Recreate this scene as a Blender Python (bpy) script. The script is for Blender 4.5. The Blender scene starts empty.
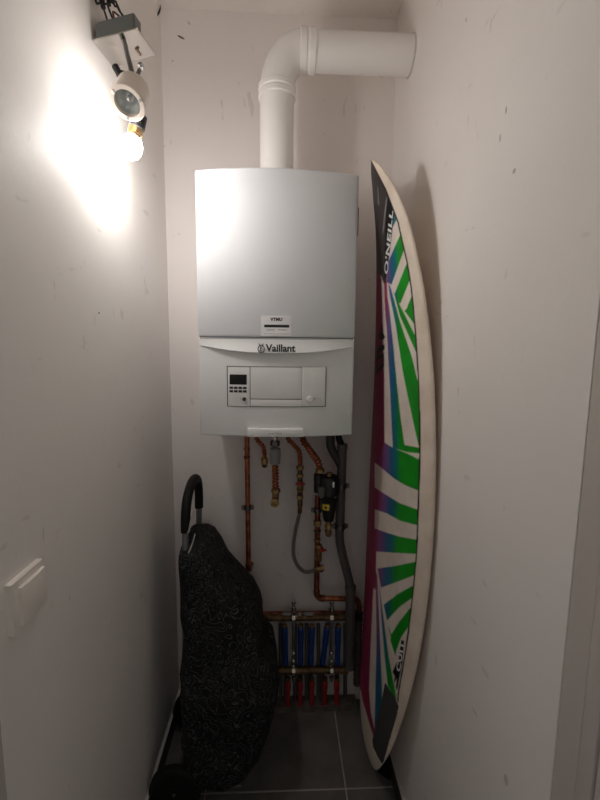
import bpy, bmesh, math, random
import numpy as np
from math import sin, cos, pi, radians, sqrt
from mathutils import Vector, Matrix, noise as mnoise
random.seed(7)
S = bpy.context.scene
COL = S.collection

# ------------------------------------------------------------------ camera
F = 405.0                                   # focal length in pixels of the 600x800 frame
PT, YW, RL, H = .1235, .0441, .0109, 1.4065
D, XL, XR, ZC = 1.473, -.402, .375, 2.496    # back wall, left wall, right wall, ceiling
fwd = np.array([sin(YW)*cos(PT), cos(YW)*cos(PT), -sin(PT)])
r0 = np.array([cos(YW), -sin(YW), 0.]); u0 = np.cross(r0, fwd)
rgt = cos(RL)*r0 + sin(RL)*u0; upv = np.cross(rgt, fwd)
CAM = np.array([0., 0., H])
cd = bpy.data.cameras.new('camera'); cam = bpy.data.objects.new('camera', cd); COL.objects.link(cam)
cd.sensor_fit = 'VERTICAL'; cd.sensor_height = 32.0; cd.lens = 32.0*F/800.0; cd.clip_start = .02
cam.matrix_world = Matrix(((rgt[0], upv[0], -fwd[0], 0), (rgt[1], upv[1], -fwd[1], 0), (rgt[2], upv[2], -fwd[2], H), (0, 0, 0, 1)))
S.camera = cam

# ------------------------------------------------------------------ world, exposure
w = bpy.data.worlds.new('world'); S.world = w; w.use_nodes = True
bg = w.node_tree.nodes['Background']; bg.inputs[0].default_value = (1, .97, .93, 1); bg.inputs[1].default_value = .195
S.view_settings.view_transform = 'Standard'; S.view_settings.look = 'None'
S.view_settings.gamma = 1.0; S.view_settings.use_curve_mapping = False
S.view_settings.exposure = 0.0
S.cycles.max_bounces = 14; S.cycles.diffuse_bounces = 12     # white closet: let the light bounce
BULB_STRENGTH = 172.0
BULB_COLOR = (1.0, .96, .925)

# ------------------------------------------------------------------ pixel helpers (a pixel is a direction; distance from the wall or floor it touches)
def un(px, py, x=None, y=None, z=None):
    d = fwd + (px-300)/F*rgt - (py-400)/F*upv
    t = x/d[0] if x is not None else y/d[1] if y is not None else (z-H)/d[2]
    return Vector(CAM + d*t)
def proj(P):
    v = np.asarray(P) - CAM
    z = v @ fwd
    return np.stack([300+F*(v @ rgt)/z, 400-F*(v @ upv)/z], -1)

# ------------------------------------------------------------------ materials
def mat(name, color, rough=.5, metal=0., bump=0., scale=40., var=0., vscale=6., coat=0., emit=None, spec=None):
    m = bpy.data.materials.new(name); m.use_nodes = True
    nt = m.node_tree; b = nt.nodes['Principled BSDF']
    b.inputs['Base Color'].default_value = (*color, 1); b.inputs['Roughness'].default_value = rough
    b.inputs['Metallic'].default_value = metal
    if coat: b.inputs['Coat Weight'].default_value = coat
    if spec is not None: b.inputs['Specular IOR Level'].default_value = spec
    if emit: b.inputs['Emission Color'].default_value = (*emit[0], 1); b.inputs['Emission Strength'].default_value = emit[1]
    if bump or var:
        tc = nt.nodes.new('ShaderNodeTexCoord')
    if bump:
        n = nt.nodes.new('ShaderNodeTexNoise'); n.inputs['Scale'].default_value = scale; n.inputs['Detail'].default_value = 4
        nt.links.new(tc.outputs['Object'], n.inputs['Vector'])
        bp = nt.nodes.new('ShaderNodeBump'); bp.inputs['Strength'].default_value = bump; bp.inputs['Distance'].default_value = .004
        nt.links.new(n.outputs['Fac'], bp.inputs['Height']); nt.links.new(bp.outputs['Normal'], b.inputs['Normal'])
    if var:
        n = nt.nodes.new('ShaderNodeTexNoise'); n.inputs['Scale'].default_value = vscale; n.inputs['Detail'].default_value = 5
        nt.links.new(tc.outputs['Object'], n.inputs['Vector'])
        r = nt.nodes.new('ShaderNodeValToRGB'); e = r.color_ramp.elements
        e[0].position = .35; e[0].color = (*[max(0, c*(1-var)) for c in color], 1)
        e[1].position = .65; e[1].color = (*[min(1, c*(1+var*.5)) for c in color], 1)
        nt.links.new(n.outputs['Fac'], r.inputs['Fac']); nt.links.new(r.outputs['Color'], b.inputs['Base Color'])
    return m

def wall_mat(name, color):
    """painted plaster: roller texture, wide trowel unevenness and sparse scuffs"""
    m = bpy.data.materials.new(name); m.use_nodes = True
    nt = m.node_tree; N = nt.nodes.new; L = nt.links.new; b = nt.nodes['Principled BSDF']
    b.inputs['Roughness'].default_value = .62; b.inputs['Specular IOR Level'].default_value = .3
    tc = N('ShaderNodeTexCoord')
    def noi(s, d=4, stretch=None, rough=.5):
        n = N('ShaderNodeTexNoise'); n.inputs['Scale'].default_value = s; n.inputs['Detail'].default_value = d; n.inputs['Roughness'].default_value = rough
        if stretch:
            mp = N('ShaderNodeMapping'); mp.inputs['Scale'].default_value = stretch[0]; mp.inputs['Rotation'].default_value = stretch[1]
            L(tc.outputs['Object'], mp.inputs['Vector']); L(mp.outputs['Vector'], n.inputs['Vector'])
        else: L(tc.outputs['Object'], n.inputs['Vector'])
        return n
    def ramp(src, a, ca, c, cb):
        r = N('ShaderNodeValToRGB'); e = r.color_ramp.elements
        e[0].position = a; e[0].color = (*ca, 1); e[1].position = c; e[1].color = (*cb, 1); L(src.outputs['Fac'], r.inputs['Fac']); return r
    def mul(a, c):
        x = N('ShaderNodeMix'); x.data_type = 'RGBA'; x.blend_type = 'MULTIPLY'; x.inputs[0].default_value = 1
        L(a, x.inputs[6]); L(c, x.inputs[7]); return x.outputs[2]
    base = ramp(noi(2.2, 5), .3, tuple(c*.95 for c in color), .7, color)
    sc1 = ramp(noi(38, 3, ((1, 1, .30), (.7, .7, 0))), .262, (.86, .85, .84), .30, (1, 1, 1))
    sc2 = ramp(noi(26, 3, ((1, .35, 1), (-.5, .4, 0))), .262, (.88, .87, .86), .30, (1, 1, 1))
    L(mul(mul(base.outputs[0], sc1.outputs[0]), sc2.outputs[0]), b.inputs['Base Color'])
    add = N('ShaderNodeMath'); add.operation = 'MULTIPLY_ADD'
    L(noi(230, 3).outputs['Fac'], add.inputs[0]); add.inputs[1].default_value = .12; L(noi(28, 5, None, .6).outputs['Fac'], add.inputs[2])
    bp = N('ShaderNodeBump'); bp.inputs['Strength'].default_value = .16; bp.inputs['Distance'].default_value = .004
    L(add.outputs[0], bp.inputs['Height']); L(bp.outputs['Normal'], b.inputs['Normal'])
    return m

def fabric_mat(name):
    """black cloth printed with grey curling leaf outlines"""
    m = bpy.data.materials.new(name); m.use_nodes = True
    nt = m.node_tree; N = nt.nodes.new; L = nt.links.new; b = nt.nodes['Principled BSDF']
    b.inputs['Roughness'].default_value = .75; b.inputs['Specular IOR Level'].default_value = .25
    tc = N('ShaderNodeTexCoord')
    wn = N('ShaderNodeTexNoise'); wn.inputs['Scale'].default_value = 22; wn.inputs['Detail'].default_value = 2
    L(tc.outputs['Object'], wn.inputs['Vector'])
    vm = N('ShaderNodeVectorMath'); vm.operation = 'MULTIPLY_ADD'; vm.inputs[1].default_value = (.03, .03, .03)
    L(wn.outputs['Color'], vm.inputs[0]); L(tc.outputs['Object'], vm.inputs[2])
    outs = []
    for sc, k, wd in ((32, 6., .13), (60, 5., .14)):
        v = N('ShaderNodeTexNoise'); v.inputs['Scale'].default_value = sc; v.inputs['Detail'].default_value = .6; L(vm.outputs[0], v.inputs['Vector'])
        mu = N('ShaderNodeMath'); mu.operation = 'MULTIPLY'; mu.inputs[1].default_value = k; L(v.outputs['Fac'], mu.inputs[0])
        pg = N('ShaderNodeMath'); pg.operation = 'PINGPONG'; pg.inputs[1].default_value = .5; L(mu.outputs[0], pg.inputs[0])
        r = N('ShaderNodeValToRGB'); e = r.color_ramp.elements
        e[0].position = wd*.5; e[0].color = (1, 1, 1, 1); e[1].position = wd; e[1].color = (0, 0, 0, 1)
        L(pg.outputs[0], r.inputs['Fac']); outs.append(r)
    g = N('ShaderNodeTexNoise'); g.inputs['Scale'].default_value = 11; g.inputs['Detail'].default_value = 3; L(tc.outputs['Object'], g.inputs['Vector'])
    gr = N('ShaderNodeValToRGB'); e = gr.color_ramp.elements; e[0].position = .42; e[1].position = .6
    e[0].color = (0, 0, 0, 1); e[1].color = (1, 1, 1, 1); L(g.outputs['Fac'], gr.inputs['Fac'])
    mx = N('ShaderNodeMix'); mx.data_type = 'RGBA'; L(gr.outputs[0], mx.inputs[0]); L(outs[0].outputs[0], mx.inputs[6]); L(outs[1].outputs[0], mx.inputs[7])
    cr = N('ShaderNodeMix'); cr.data_type = 'RGBA'; cr.inputs[6].default_value = (.006, .006, .0065, 1); cr.inputs[7].default_value = (.062, .062, .065, 1)
    L(mx.outputs[2], cr.inputs[0]); L(cr.outputs[2], b.inputs['Base Color'])
    wv = N('ShaderNodeTexNoise'); wv.inputs['Scale'].default_value = 30; wv.inputs['Detail'].default_value = 4; L(tc.outputs['Object'], wv.inputs['Vector'])
    bp = N('ShaderNodeBump'); bp.inputs['Strength'].default_value = .5; bp.inputs['Distance'].default_value = .006
    L(wv.outputs['Fac'], bp.inputs['Height']); L(bp.outputs['Normal'], b.inputs['Normal'])
    return m

M = {}
M['wall'] = wall_mat('wall paint', (.865, .825, .79))
M['wall_back'] = wall_mat('back wall paint', (.87, .82, .795))
M['ceiling'] = wall_mat('ceiling paint', (.82, .78, .74))
M['frame'] = mat('door frame paint', (.55, .51, .47), .45, bump=.15, scale=25)
M['tile'] = mat('floor tile', (.16, .15, .142), .45, bump=.08, scale=30, var=.25, vscale=9)
M['grout'] = mat('grout', (.46, .43, .40), .9, bump=.3, scale=200)
M['skirt'] = mat('skirting tile', (.045, .034, .032), .4, var=.3)
M['caulk'] = mat('white caulk', (.62, .58, .55), .6)
M['mortar'] = mat('mortar', (.16, .13, .115), .95, bump=.6, scale=60, var=.3, vscale=30)
M['boiler'] = mat('silver white enamel', (.70, .715, .735), .6, 0., bump=.012, scale=900, spec=.22)
M['boiler2'] = mat('grey white plastic', (.80, .81, .805), .5, bump=.02, scale=700)
M['seam'] = mat('dark seam', (.10, .10, .10), .6)
M['module'] = mat('control grey plastic', (.82, .82, .81), .45)
M['display'] = mat('display glass', (.008, .010, .010), .12)
M['button'] = mat('dark button', (.02, .02, .02), .5)
M['ink'] = mat('dark ink', (.018, .018, .02), .55)
M['inkgrey'] = mat('grey ink', (.16, .16, .165), .55)
M['paleink'] = mat('pale ink', (.75, .75, .75), .5)
M['sticker'] = mat('sticker film', (.84, .83, .84), .4)
M['smudge'] = mat('wall smudge', (.62, .58, .55), .8)
M['logo_edge'] = mat('logo chrome edge', (.8, .8, .82), .2, .6)
M['flue'] = mat('white flue enamel', (.90, .88, .85), .3, coat=.2, bump=.02, scale=60)
M['steel'] = mat('polished steel', (.62, .60, .57), .18, 1.)
M['chrome'] = mat('chrome', (.72, .71, .70), .1, 1.)
M['darksteel'] = mat('dark steel', (.16, .15, .14), .35, 1.)
M['transformer'] = mat('grey transformer plastic', (.17, .185, .18), .5)
M['lampwhite'] = mat('cream white lamp enamel', (.82, .74, .66), .35)
M['lens'] = mat('reflector glass', (.42, .46, .47), .12, .55, bump=.5, scale=120)
M['black'] = mat('black plastic', (.010, .010, .011), .4)
M['rubber'] = mat('black rubber', (.006, .006, .006), .6, spec=.3)
M['wireblk'] = mat('black wire', (.03, .028, .027), .5)
M['wirebrn'] = mat('brown wire', (.14, .075, .05), .5)
M['brass'] = mat('brass', (.42, .27, .12), .42, .9, var=.5, vscale=60)
M['brassdull'] = mat('dull brass bar', (.20, .13, .065), .5, .8, var=.5, vscale=40)
M['copper'] = mat('copper', (.50, .17, .085), .36, .95, var=.45, vscale=35)
M['copperdark'] = mat('old copper', (.34, .115, .065), .42, .9, var=.5, vscale=40)
M['hose'] = mat('braided steel hose', (.30, .28, .26), .5, .5, bump=1., scale=700)
M['pvc'] = mat('grey drain plastic', (.105, .10, .098), .5, var=.2)
M['pvcdark'] = mat('dark drain plastic', (.05, .047, .046), .55)
M['insul'] = mat('brown grey insulation', (.10, .078, .062), .85, bump=.4, scale=90)
M['whitefit'] = mat('white fitting', (.34, .335, .33), .45, bump=.1, scale=90)
M['red'] = mat('red plastic', (.42, .02, .02), .45)
M['redtube'] = mat('red sleeve', (.40, .025, .03), .5)
M['blue'] = mat('blue sleeve', (.018, .075, .33), .45)
M['greytube'] = mat('grey plastic tube', (.11, .105, .10), .55)
M['yellow'] = mat('yellow label', (.75, .55, .03), .5)
M['switch'] = mat('cream switch plastic', (.86, .80, .74), .35)
M['alu'] = mat('grey painted tube', (.20, .20, .20), .4, .6)
M['fabric'] = fabric_mat('printed bag cloth')
M['cloth'] = mat('black webbing', (.012, .012, .013), .8)
M['strap_glint'] = mat('pale strap', (.36, .35, .34), .7)  # pale tone holds the light reflected off the cord edges
M['pad'] = mat('grey foam pad', (.055, .05, .047), .9, bump=.5, scale=160)
M['fin'] = mat('black fin', (.006, .006, .006), .3)
M['boardwhite'] = mat('white print', (.66, .60, .55), .4)
M['bulb'] = mat('lit bulb', (.9, .9, .9), .3, emit=(BULB_COLOR, BULB_STRENGTH))

# ------------------------------------------------------------------ mesh helpers
def link(name, bm, material, parent=None, smooth=False, angle=None):
    me = bpy.data.meshes.new(name)
    bmesh.ops.recalc_face_normals(bm, faces=bm.faces)
    bm.to_mesh(me); bm.free()
    if isinstance(material, (list, tuple)):
        for x in material: me.materials.append(M[x])
    else: me.materials.append(M[material])
    o = bpy.data.objects.new(name, me); COL.objects.link(o)
    if smooth:
        for p in me.polygons: p.use_smooth = True
        if angle is not None: me.set_sharp_from_angle(angle=radians(angle))
    if parent is not None:
        o.parent = parent
        o.matrix_parent_inverse = Matrix.Translation(-parent.location)
    return o
def thing(name, label, cat, loc, group=None):
    o = bpy.data.objects.new(name, None); COL.objects.link(o)
    o.location = loc; o.empty_display_size = .05
    return tag(o, label, cat, group)
def tag(o, label, cat, group=None):
    o['label'] = label; o['category'] = cat
    if group: o['group'] = group
    return o
def struct(o, label=None):
    o['kind'] = 'structure'
    if label: o['label'] = label
    return o
def box(bm, x0, x1, y0, y1, z0, z1, bev=0., seg=1):
    r = bmesh.ops.create_cube(bm, size=1)
    bmesh.ops.scale(bm, vec=(abs(x1-x0), abs(y1-y0), abs(z1-z0)), verts=r['verts'])
    bmesh.ops.translate(bm, vec=((x0+x1)/2, (y0+y1)/2, (z0+z1)/2), verts=r['verts'])
    if bev:
        es = {e for v in r['verts'] for e in v.link_edges}
        bmesh.ops.bevel(bm, geom=list(es), offset=bev, segments=seg, affect='EDGES', profile=.5)
def boxobj(name, m, parent, *a, bev=0., seg=2):
    bm = bmesh.new(); box(bm, *a, bev=bev, seg=seg if bev else 1)
    return link(name, bm, m, parent, smooth=bool(bev), angle=35)
def frame_axes(d):
    d = Vector(d).normalized(); a = Vector((0, 0, 1)) if abs(d.z) < .9 else Vector((0, 1, 0))
    u = d.cross(a).normalized(); return d, u, d.cross(u).normalized()
def lathe(bm, origin, axis, prof, seg=20, cap=True):
    """prof: (distance along axis, radius)"""
    d, u, v = frame_axes(axis); o = Vector(origin); rings = []
    for t, r in prof:
        c = o + d*t
        rings.append([bm.verts.new(c)] if r < 1e-6 else [bm.verts.new(c + (u*cos(2*pi*k/seg) + v*sin(2*pi*k/seg))*r) for k in range(seg)])
    for a, b in zip(rings, rings[1:]):
        for k in range(seg):
            k2 = (k+1) % seg
            if len(a) == 1 and len(b) == 1: continue
            if len(a) == 1: bm.faces.new((a[0], b[k], b[k2]))
            elif len(b) == 1: bm.faces.new((a[k], b[0], a[k2]))
            else: bm.faces.new((a[k], b[k], b[k2], a[k2]))
    for g in (rings[0], rings[-1]):
        if cap and len(g) > 2: bm.faces.new(g)
def latheobj(name, m, parent, origin, axis, prof, seg=20, angle=35, cap=True):
    bm = bmesh.new(); lathe(bm, origin, axis, prof, seg, cap); return link(name, bm, m, parent, True, angle)
def cyl(name, m, parent, a, b, r, seg=18, bev=.0008):
    a = Vector(a); b = Vector(b); l = (b-a).length
    return latheobj(name, m, parent, a, b-a, [(0, r-bev), (bev, r), (l-bev, r), (l, r-bev)], seg)
def resample(pts, step):
    """Catmull-Rom through the points at a fixed step"""
    P = [Vector(p) for p in pts]; P = [P[0]*2-P[1]] + P + [P[-1]*2-P[-2]]; out = []
    for i in range(1, len(P)-2):
        a, b, c, d = P[i-1:i+3]; n = max(2, int((c-b).length/step))
        for k in range(n):
            t = k/n
            out.append(.5*((2*b) + (c-a)*t + (2*a-5*b+4*c-d)*t*t + (3*b-a-3*c+d)*t**3))
    out.append(P[-2]); return out
def tube(bm, pts, r, seg=12, step=.004, smooth=True):
    P = resample(pts, step) if smooth else [Vector(p) for p in pts]
    n = len(P); prev = None; rings = []; s = 0
    for i, p in enumerate(P):
        d = (P[min(i+1, n-1)] - P[max(i-1, 0)]).normalized()
        if prev is None: _, u, _ = frame_axes(d)
        else: u = (prev - d*prev.dot(d)).normalized()
        prev = u; v = d.cross(u)
        if i: s += (p-P[i-1]).length
        rr = r(s) if callable(r) else r
        rings.append([bm.verts.new(p + (u*cos(2*pi*k/seg) + v*sin(2*pi*k/seg))*rr) for k in range(seg)])
    for a, b in zip(rings, rings[1:]):
        for k in range(seg): bm.faces.new((a[k], b[k], b[(k+1) % seg], a[(k+1) % seg]))
    bm.faces.new(rings[0]); bm.faces.new(rings[-1])
def tubeobj(name, m, parent, pts, r, seg=12, step=.004):
    bm = bmesh.new(); tube(bm, pts, r, seg, step); return link(name, bm, m, parent, True, 50)
def corrugated(r, pitch=.0105, amp=.17): return lambda s: r*(1 + amp*sin(2*pi*s/pitch))
def text_verts(body, bold=.0, shear=0., space=1.):
    """flat text as vertices and faces, scaled to width 1 (x) with its baseline at 0"""
    c = bpy.data.curves.new('lettering', 'FONT'); c.body = body; c.size = 1; c.offset = bold; c.shear = shear; c.space_character = space
    c.resolution_u = 3; c.fill_mode = 'FRONT'
    o = bpy.data.objects.new('lettering', c); COL.objects.link(o)
    dg = bpy.context.evaluated_depsgraph_get(); me = bpy.data.meshes.new_from_object(o.evaluated_get(dg))
    vs = np.array([v.co[:] for v in me.vertices]); fs = [list(p.vertices) for p in me.polygons]
    bpy.data.objects.remove(o); bpy.data.meshes.remove(me); bpy.data.curves.remove(c)
    vs[:, 0] -= vs[:, 0].min(); vs /= vs[:, 0].max()
    return vs, fs
def textobj(name, body, m, parent, mapping, **k):
    vs, fs = text_verts(body, **k)
    bm = bmesh.new(); V = [bm.verts.new(mapping(a, b)) for a, b, _ in vs]
    for f in fs:
        try: bm.faces.new([V[i] for i in f])
        except ValueError: pass
    return link(name, bm, m, parent)

# ================================================================== THE SETTING
YF = .476                                     # where the plaster ends at the door frame
TH = .12
struct(boxobj('wall_left', 'wall', None, XL-TH, XL, .54, D+TH, -.05, ZC), 'off-white painted plaster wall carrying the switch')
wl = bpy.data.objects['wall_left']
wr = struct(boxobj('wall_right', 'wall', None, XR, XR+TH, YF, D+TH, -.05, ZC), 'off-white painted plaster wall behind the surfboard')
wb = struct(boxobj('wall_back', 'wall_back', None, XL, XR, D, D+TH, -.05, ZC), 'off-white painted plaster end wall behind the boiler')
struct(boxobj('ceiling', 'ceiling', None, XL-TH, XR+TH, .2, D+TH, ZC, ZC+.1), 'off-white painted ceiling')
struct(boxobj('wall_front', 'wall', None, XL-TH, XR+TH, .2, .38, 2.08, ZC), 'plaster above the doorway')
# small chip and rub marks in the plaster of the end wall
for i, (px, py, l, a, hh) in enumerate(((181, 37.3, .013, -.45, .0028), (189, 23, .007, -1., .003), (172.5, 61, .005, .3, .002))):
    c = un(px, py, y=D); bm = bmesh.new()
    bmesh.ops.create_uvsphere(bm, u_segments=8, v_segments=5, radius=1)
    bmesh.ops.scale(bm, vec=(l, .0012, hh), verts=bm.verts); bmesh.ops.rotate(bm, cent=(0, 0, 0), matrix=Matrix.Rotation(-a, 3, 'Y'), verts=bm.verts)
    bmesh.ops.translate(bm, vec=c, verts=bm.verts)
    link('plaster_chip', bm, 'seam' if i == 0 else 'smudge', wb, True)
for wall_, xw, px, py, ly, lz in ((wl, XL, 99, 313, .0022, .0024), (wr, XR, 506, 110, .002, .006), (wr, XR, 500, 138, .002, .007), (wr, XR, 514, 171, .005, .004), (wr, XR, 466, 20, .003, .004), (wr, XR, 506, 780, .006, .009), (wr, XR, 475, 712, .012, .002)):
    c = un(px, py, x=xw); bm = bmesh.new(); bmesh.ops.create_uvsphere(bm, u_segments=8, v_segments=5, radius=1)
    bmesh.ops.scale(bm, vec=(.0010, ly, lz), verts=bm.verts); bmesh.ops.translate(bm, vec=c, verts=bm.verts)
    link('plaster_dent', bm, 'seam' if wall_ is wl else 'smudge', wall_, True)
# floor: grout bed with square tiles, joints where the photo shows them
fl = struct(boxobj('floor', 'grout', None, XL, XR, .0, D, -.05, -.0015), 'dark grey tiled floor with pale joints')
T, G = .45, .0022
tile_meshes = {}
for ix in range(-1, 2):
    for iy in range(-2, 2):
        x0 = max(.212 + (ix-1)*T + G, XL); x1 = min(.212 + ix*T - G, XR)
        y0 = max(1.137 + (iy-1)*T + G, .0); y1 = min(1.137 + iy*T - G, D)
        if x1-x0 < .005 or y1-y0 < .005: continue
        boxobj('floor_tile', 'tile', fl, x0, x1, y0, y1, -.012, 0., bev=.0012, seg=1)
# tile skirting along both side walls, with a caulk line on top
def skirting(name, xw, sgn, y_start, label):
    o = struct(boxobj(name, 'caulk', None, xw, xw+sgn*.009, y_start, D, .066, .070), label)
    y = D
    while y > y_start + .01:
        y2 = max(y_start, y-T)
        boxobj('skirting_tile', 'skirt', o, xw, xw+sgn*.010, y2+.001, y-.001, 0., .0665, bev=.001, seg=1)
        y = y2
skirting('baseboard_left', XL, 1, .56, 'dark tile skirting with a pale top edge along the switch wall')
skirting('baseboard_right', XR, -1, .50, 'dark tile skirting along the surfboard wall')
# low rough mortar ledge at the foot of the end wall
bm = bmesh.new(); box(bm, -.16, .30, D-.055, D, 0., .022)
bmesh.ops.subdivide_edges(bm, edges=bm.edges, cuts=10, use_grid_fill=True)
for v in bm.verts:
    if v.co.z > .01: v.co.z += .004*mnoise.noise(v.co*40)
    v.co.y += .003*mnoise.noise(v.co*30+Vector((3, 0, 0))) if v.co.y < D-.01 else 0
struct(link('trim_1', bm, 'mortar', None, True, 40), 'rough low mortar ledge at the foot of the end wall')
# door frames at the mouth of the closet
f2 = struct(boxobj('trim_2', 'frame', None, XR+.0015, XR+TH, .437, YF, -.05, 2.12), 'painted door frame on the surfboard side')
boxobj('frame_stop', 'frame', f2, XR+.0, XR+TH, .412, .436, -.05, 2.10, bev=.002)
boxobj('frame_lining', 'frame', f2, XR+.002, XR+TH, .2, .4095, -.05, 2.08, bev=.002)
f3 = struct(boxobj('trim_3', 'frame', None, XL-TH, XL-.0015, .42, .54, -.05, 2.12), 'painted door frame on the switch side')
boxobj('frame_lining', 'frame', f3, XL-TH, XL-.002, .2, .418, -.05, 2.08, bev=.002)

# ================================================================== BOILER
BX0, BX1, BZ0, BZ1 = -.237, .2055, 1.160, 1.880
BYE, BYB = 1.158, .030                        # front edge plane, bulge at the middle
def bfront(x):
    t = (x-(BX0+BX1)/2)/((BX1-BX0)/2); return BYE - BYB*(1-t*t)
boiler = thing('gas_boiler', 'wall-hung silver-white gas boiler with a bowed front and control panel', 'boiler', ((BX0+BX1)/2, D, BZ0))
def bowed(name, m, x0, x1, z0, z1, back, off=0., bev=.004, n=40, zoff=None, nz=1):
    """panel whose front follows the bowed front; off pulls it out, back = rear plane y"""
    bm = bmesh.new(); xs = [x0+(x1-x0)*i/n for i in range(n+1)]; zs = [z0+(z1-z0)*j/nz for j in range(nz+1)]
    fv = [[bm.verts.new((x, bfront(x)-off-(zoff(x, z) if zoff else 0), z)) for z in zs] for x in xs]
    bv = [[bm.verts.new((x, back if not callable(back) else back(x), z)) for z in zs] for x in xs]
    for i in range(n):
        for j in range(nz):
            bm.faces.new((fv[i][j], fv[i+1][j], fv[i+1][j+1], fv[i][j+1])); bm.faces.new((bv[i][j], bv[i][j+1], bv[i+1][j+1], bv[i+1][j]))
        bm.faces.new((fv[i][0], bv[i][0], bv[i+1][0], fv[i+1][0])); bm.faces.new((fv[i][nz], fv[i+1][nz], bv[i+1][nz], bv[i][nz]))
    for j in range(nz):
        for i, k in ((0, 0), (n, 0)): bm.faces.new((fv[i][j], fv[i][j+1], bv[i][j+1], bv[i][j]))
    if bev:
        bm.edges.ensure_lookup_table(); bmesh.ops.recalc_face_normals(bm, faces=bm.faces)
        es = [e for e in bm.edges if len(e.link_faces) == 2 and e.calc_face_angle(0) > radians(50) and min(v.co.y for v in e.verts) < BYE+.004]
        bmesh.ops.bevel(bm, geom=es, offset=bev, segments=3, affect='EDGES', profile=.5, clamp_overlap=True)
    return link(name, bm, m, boiler, True, 40)
ZS = un(275, 337.5, y=1.128).z                # seam between the two front panels
boxobj('casing', 'boiler', boiler, BX0+.003, BX1-.003, BYE+.012, D, BZ0+.004, BZ1-.002, bev=.004)
bowed('front_panel', 'boiler', BX0, BX1, ZS+.0015, BZ1, BYE+.03, bev=.006)
bowed('seam_gasket', 'seam', BX0+.004, BX1-.004, ZS-.004, ZS+.004, BYE+.02, off=-.004, bev=0)
bowed('lower_panel', 'boiler2', BX0+.001, BX1-.001, BZ0, ZS-.0015, BYE+.03, bev=.004)
# bright rim and bulging crescent that carries the name
bowed('panel_rim', 'logo_edge', BX0+.006, BX1-.006, ZS-.0052, ZS-.0018, lambda x: bfront(x)+.004, off=.0016, bev=0)
zc_e = un(205, 346.5, y=1.15).z; zc_m = un(275, 354.5, y=1.126).z
def cres(x):
    t = (x-(BX0+BX1)/2)/((BX1-BX0)/2); return zc_m + (zc_e-zc_m)*min(1, abs(t)/.92)**2.2
bm = bmesh.new(); n = 48; rows = []
for i in range(n+1):
    x = BX0+.004+(BX1-BX0-.008)*i/n; zt = ZS-.0055; zb = min(cres(x), zt-.004); rr = []
    for j in range(11):
        a = j/10; z = zt+(zb-zt)*a; t = (x-(BX0+BX1)/2)/.22
        rr.append(bm.verts.new((x, bfront(x)-.0012-(.0125*(1-abs(t)**3)*a**1.6 if j < 10 else -.004), z)))
    rows.append(rr)
for a, b in zip(rows, rows[1:]):
    for j in range(10): bm.faces.new((a[j], b[j], b[j+1], a[j+1]))
link('name_crescent', bm, 'boiler2', boiler, True, 50)
# lettering on the crescent
def on_front(px0, py0, px1, off):
    """maps text (0..1 wide) to the bowed front between two pixels on one baseline"""
    a = un(px0, py0, y=1.128); b = un(px1, py0, y=1.128); wdt = b.x-a.x
    return lambda u, v: Vector((a.x+u*wdt, bfront(a.x+u*wdt)-off, a.z+v*wdt))
textobj('maker_name', 'Vaillant', 'ink', boiler, on_front(265.8, 351.3, 295.3, .0135), bold=.032)
# hare in an egg emblem: oval ring with two ears
e0 = un(261.3, 348.6, y=1.122)
bm = bmesh.new()
ring = [(e0.x+.0085*sin(2*pi*k/24), bfront(e0.x)-.0128, e0.z-.001+.0105*cos(2*pi*k/24)) for k in range(25)]
tube(bm, ring, .0014, 6, smooth=False)
for s in (-1, 1):
    tube(bm, [(e0.x+s*.0012, bfront(e0.x)-.013, e0.z+.001), (e0.x+s*.003, bfront(e0.x)-.013, e0.z+.008), (e0.x+s*.0062, bfront(e0.x)-.013, e0.z+.0135)], .0013, 6)
tube(bm, [(e0.x, bfront(e0.x)-.013, e0.z+.002), (e0.x-.002, bfront(e0.x)-.013, e0.z-.003), (e0.x+.001, bfront(e0.x)-.013, e0.z-.008)], .0014, 6)
link('maker_emblem', bm, 'ink', boiler, True)
# installer sticker
sa, sb = un(261, 315.5, y=1.128), un(291, 336, y=1.128)
st = bowed('sticker', 'sticker', sa.x, sb.x, sb.z, sa.z, lambda x: bfront(x)+.002, off=.0005, bev=0, n=6)
def sub(o, p): o.parent = p; o.matrix_parent_inverse = Matrix.Identity(4); return o
sub(textobj('sticker_heading', 'VTMU', 'ink', boiler, on_front(270.3, 320.8, 282.3, .0009), bold=.045), st)
ba, bb = un(264.2, 324.6, y=1.128), un(289.2, 327.6, y=1.128)
sub(bowed('sticker_bar', 'ink', ba.x, bb.x, bb.z, ba.z, lambda x: bfront(x)+.001, off=.0008, bev=0, n=6), st)
for py, a, b in ((329.6, 266.5, 275), (329.6, 278, 287), (333.6, 264, 289.5)):
    p, q = un(a, py, y=1.128), un(b, py+.6, y=1.128)
    sub(bowed('sticker_line', 'inkgrey', p.x, q.x, q.z, p.z, lambda x: bfront(x)+.001, off=.0008, bev=0, n=4), st)
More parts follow.
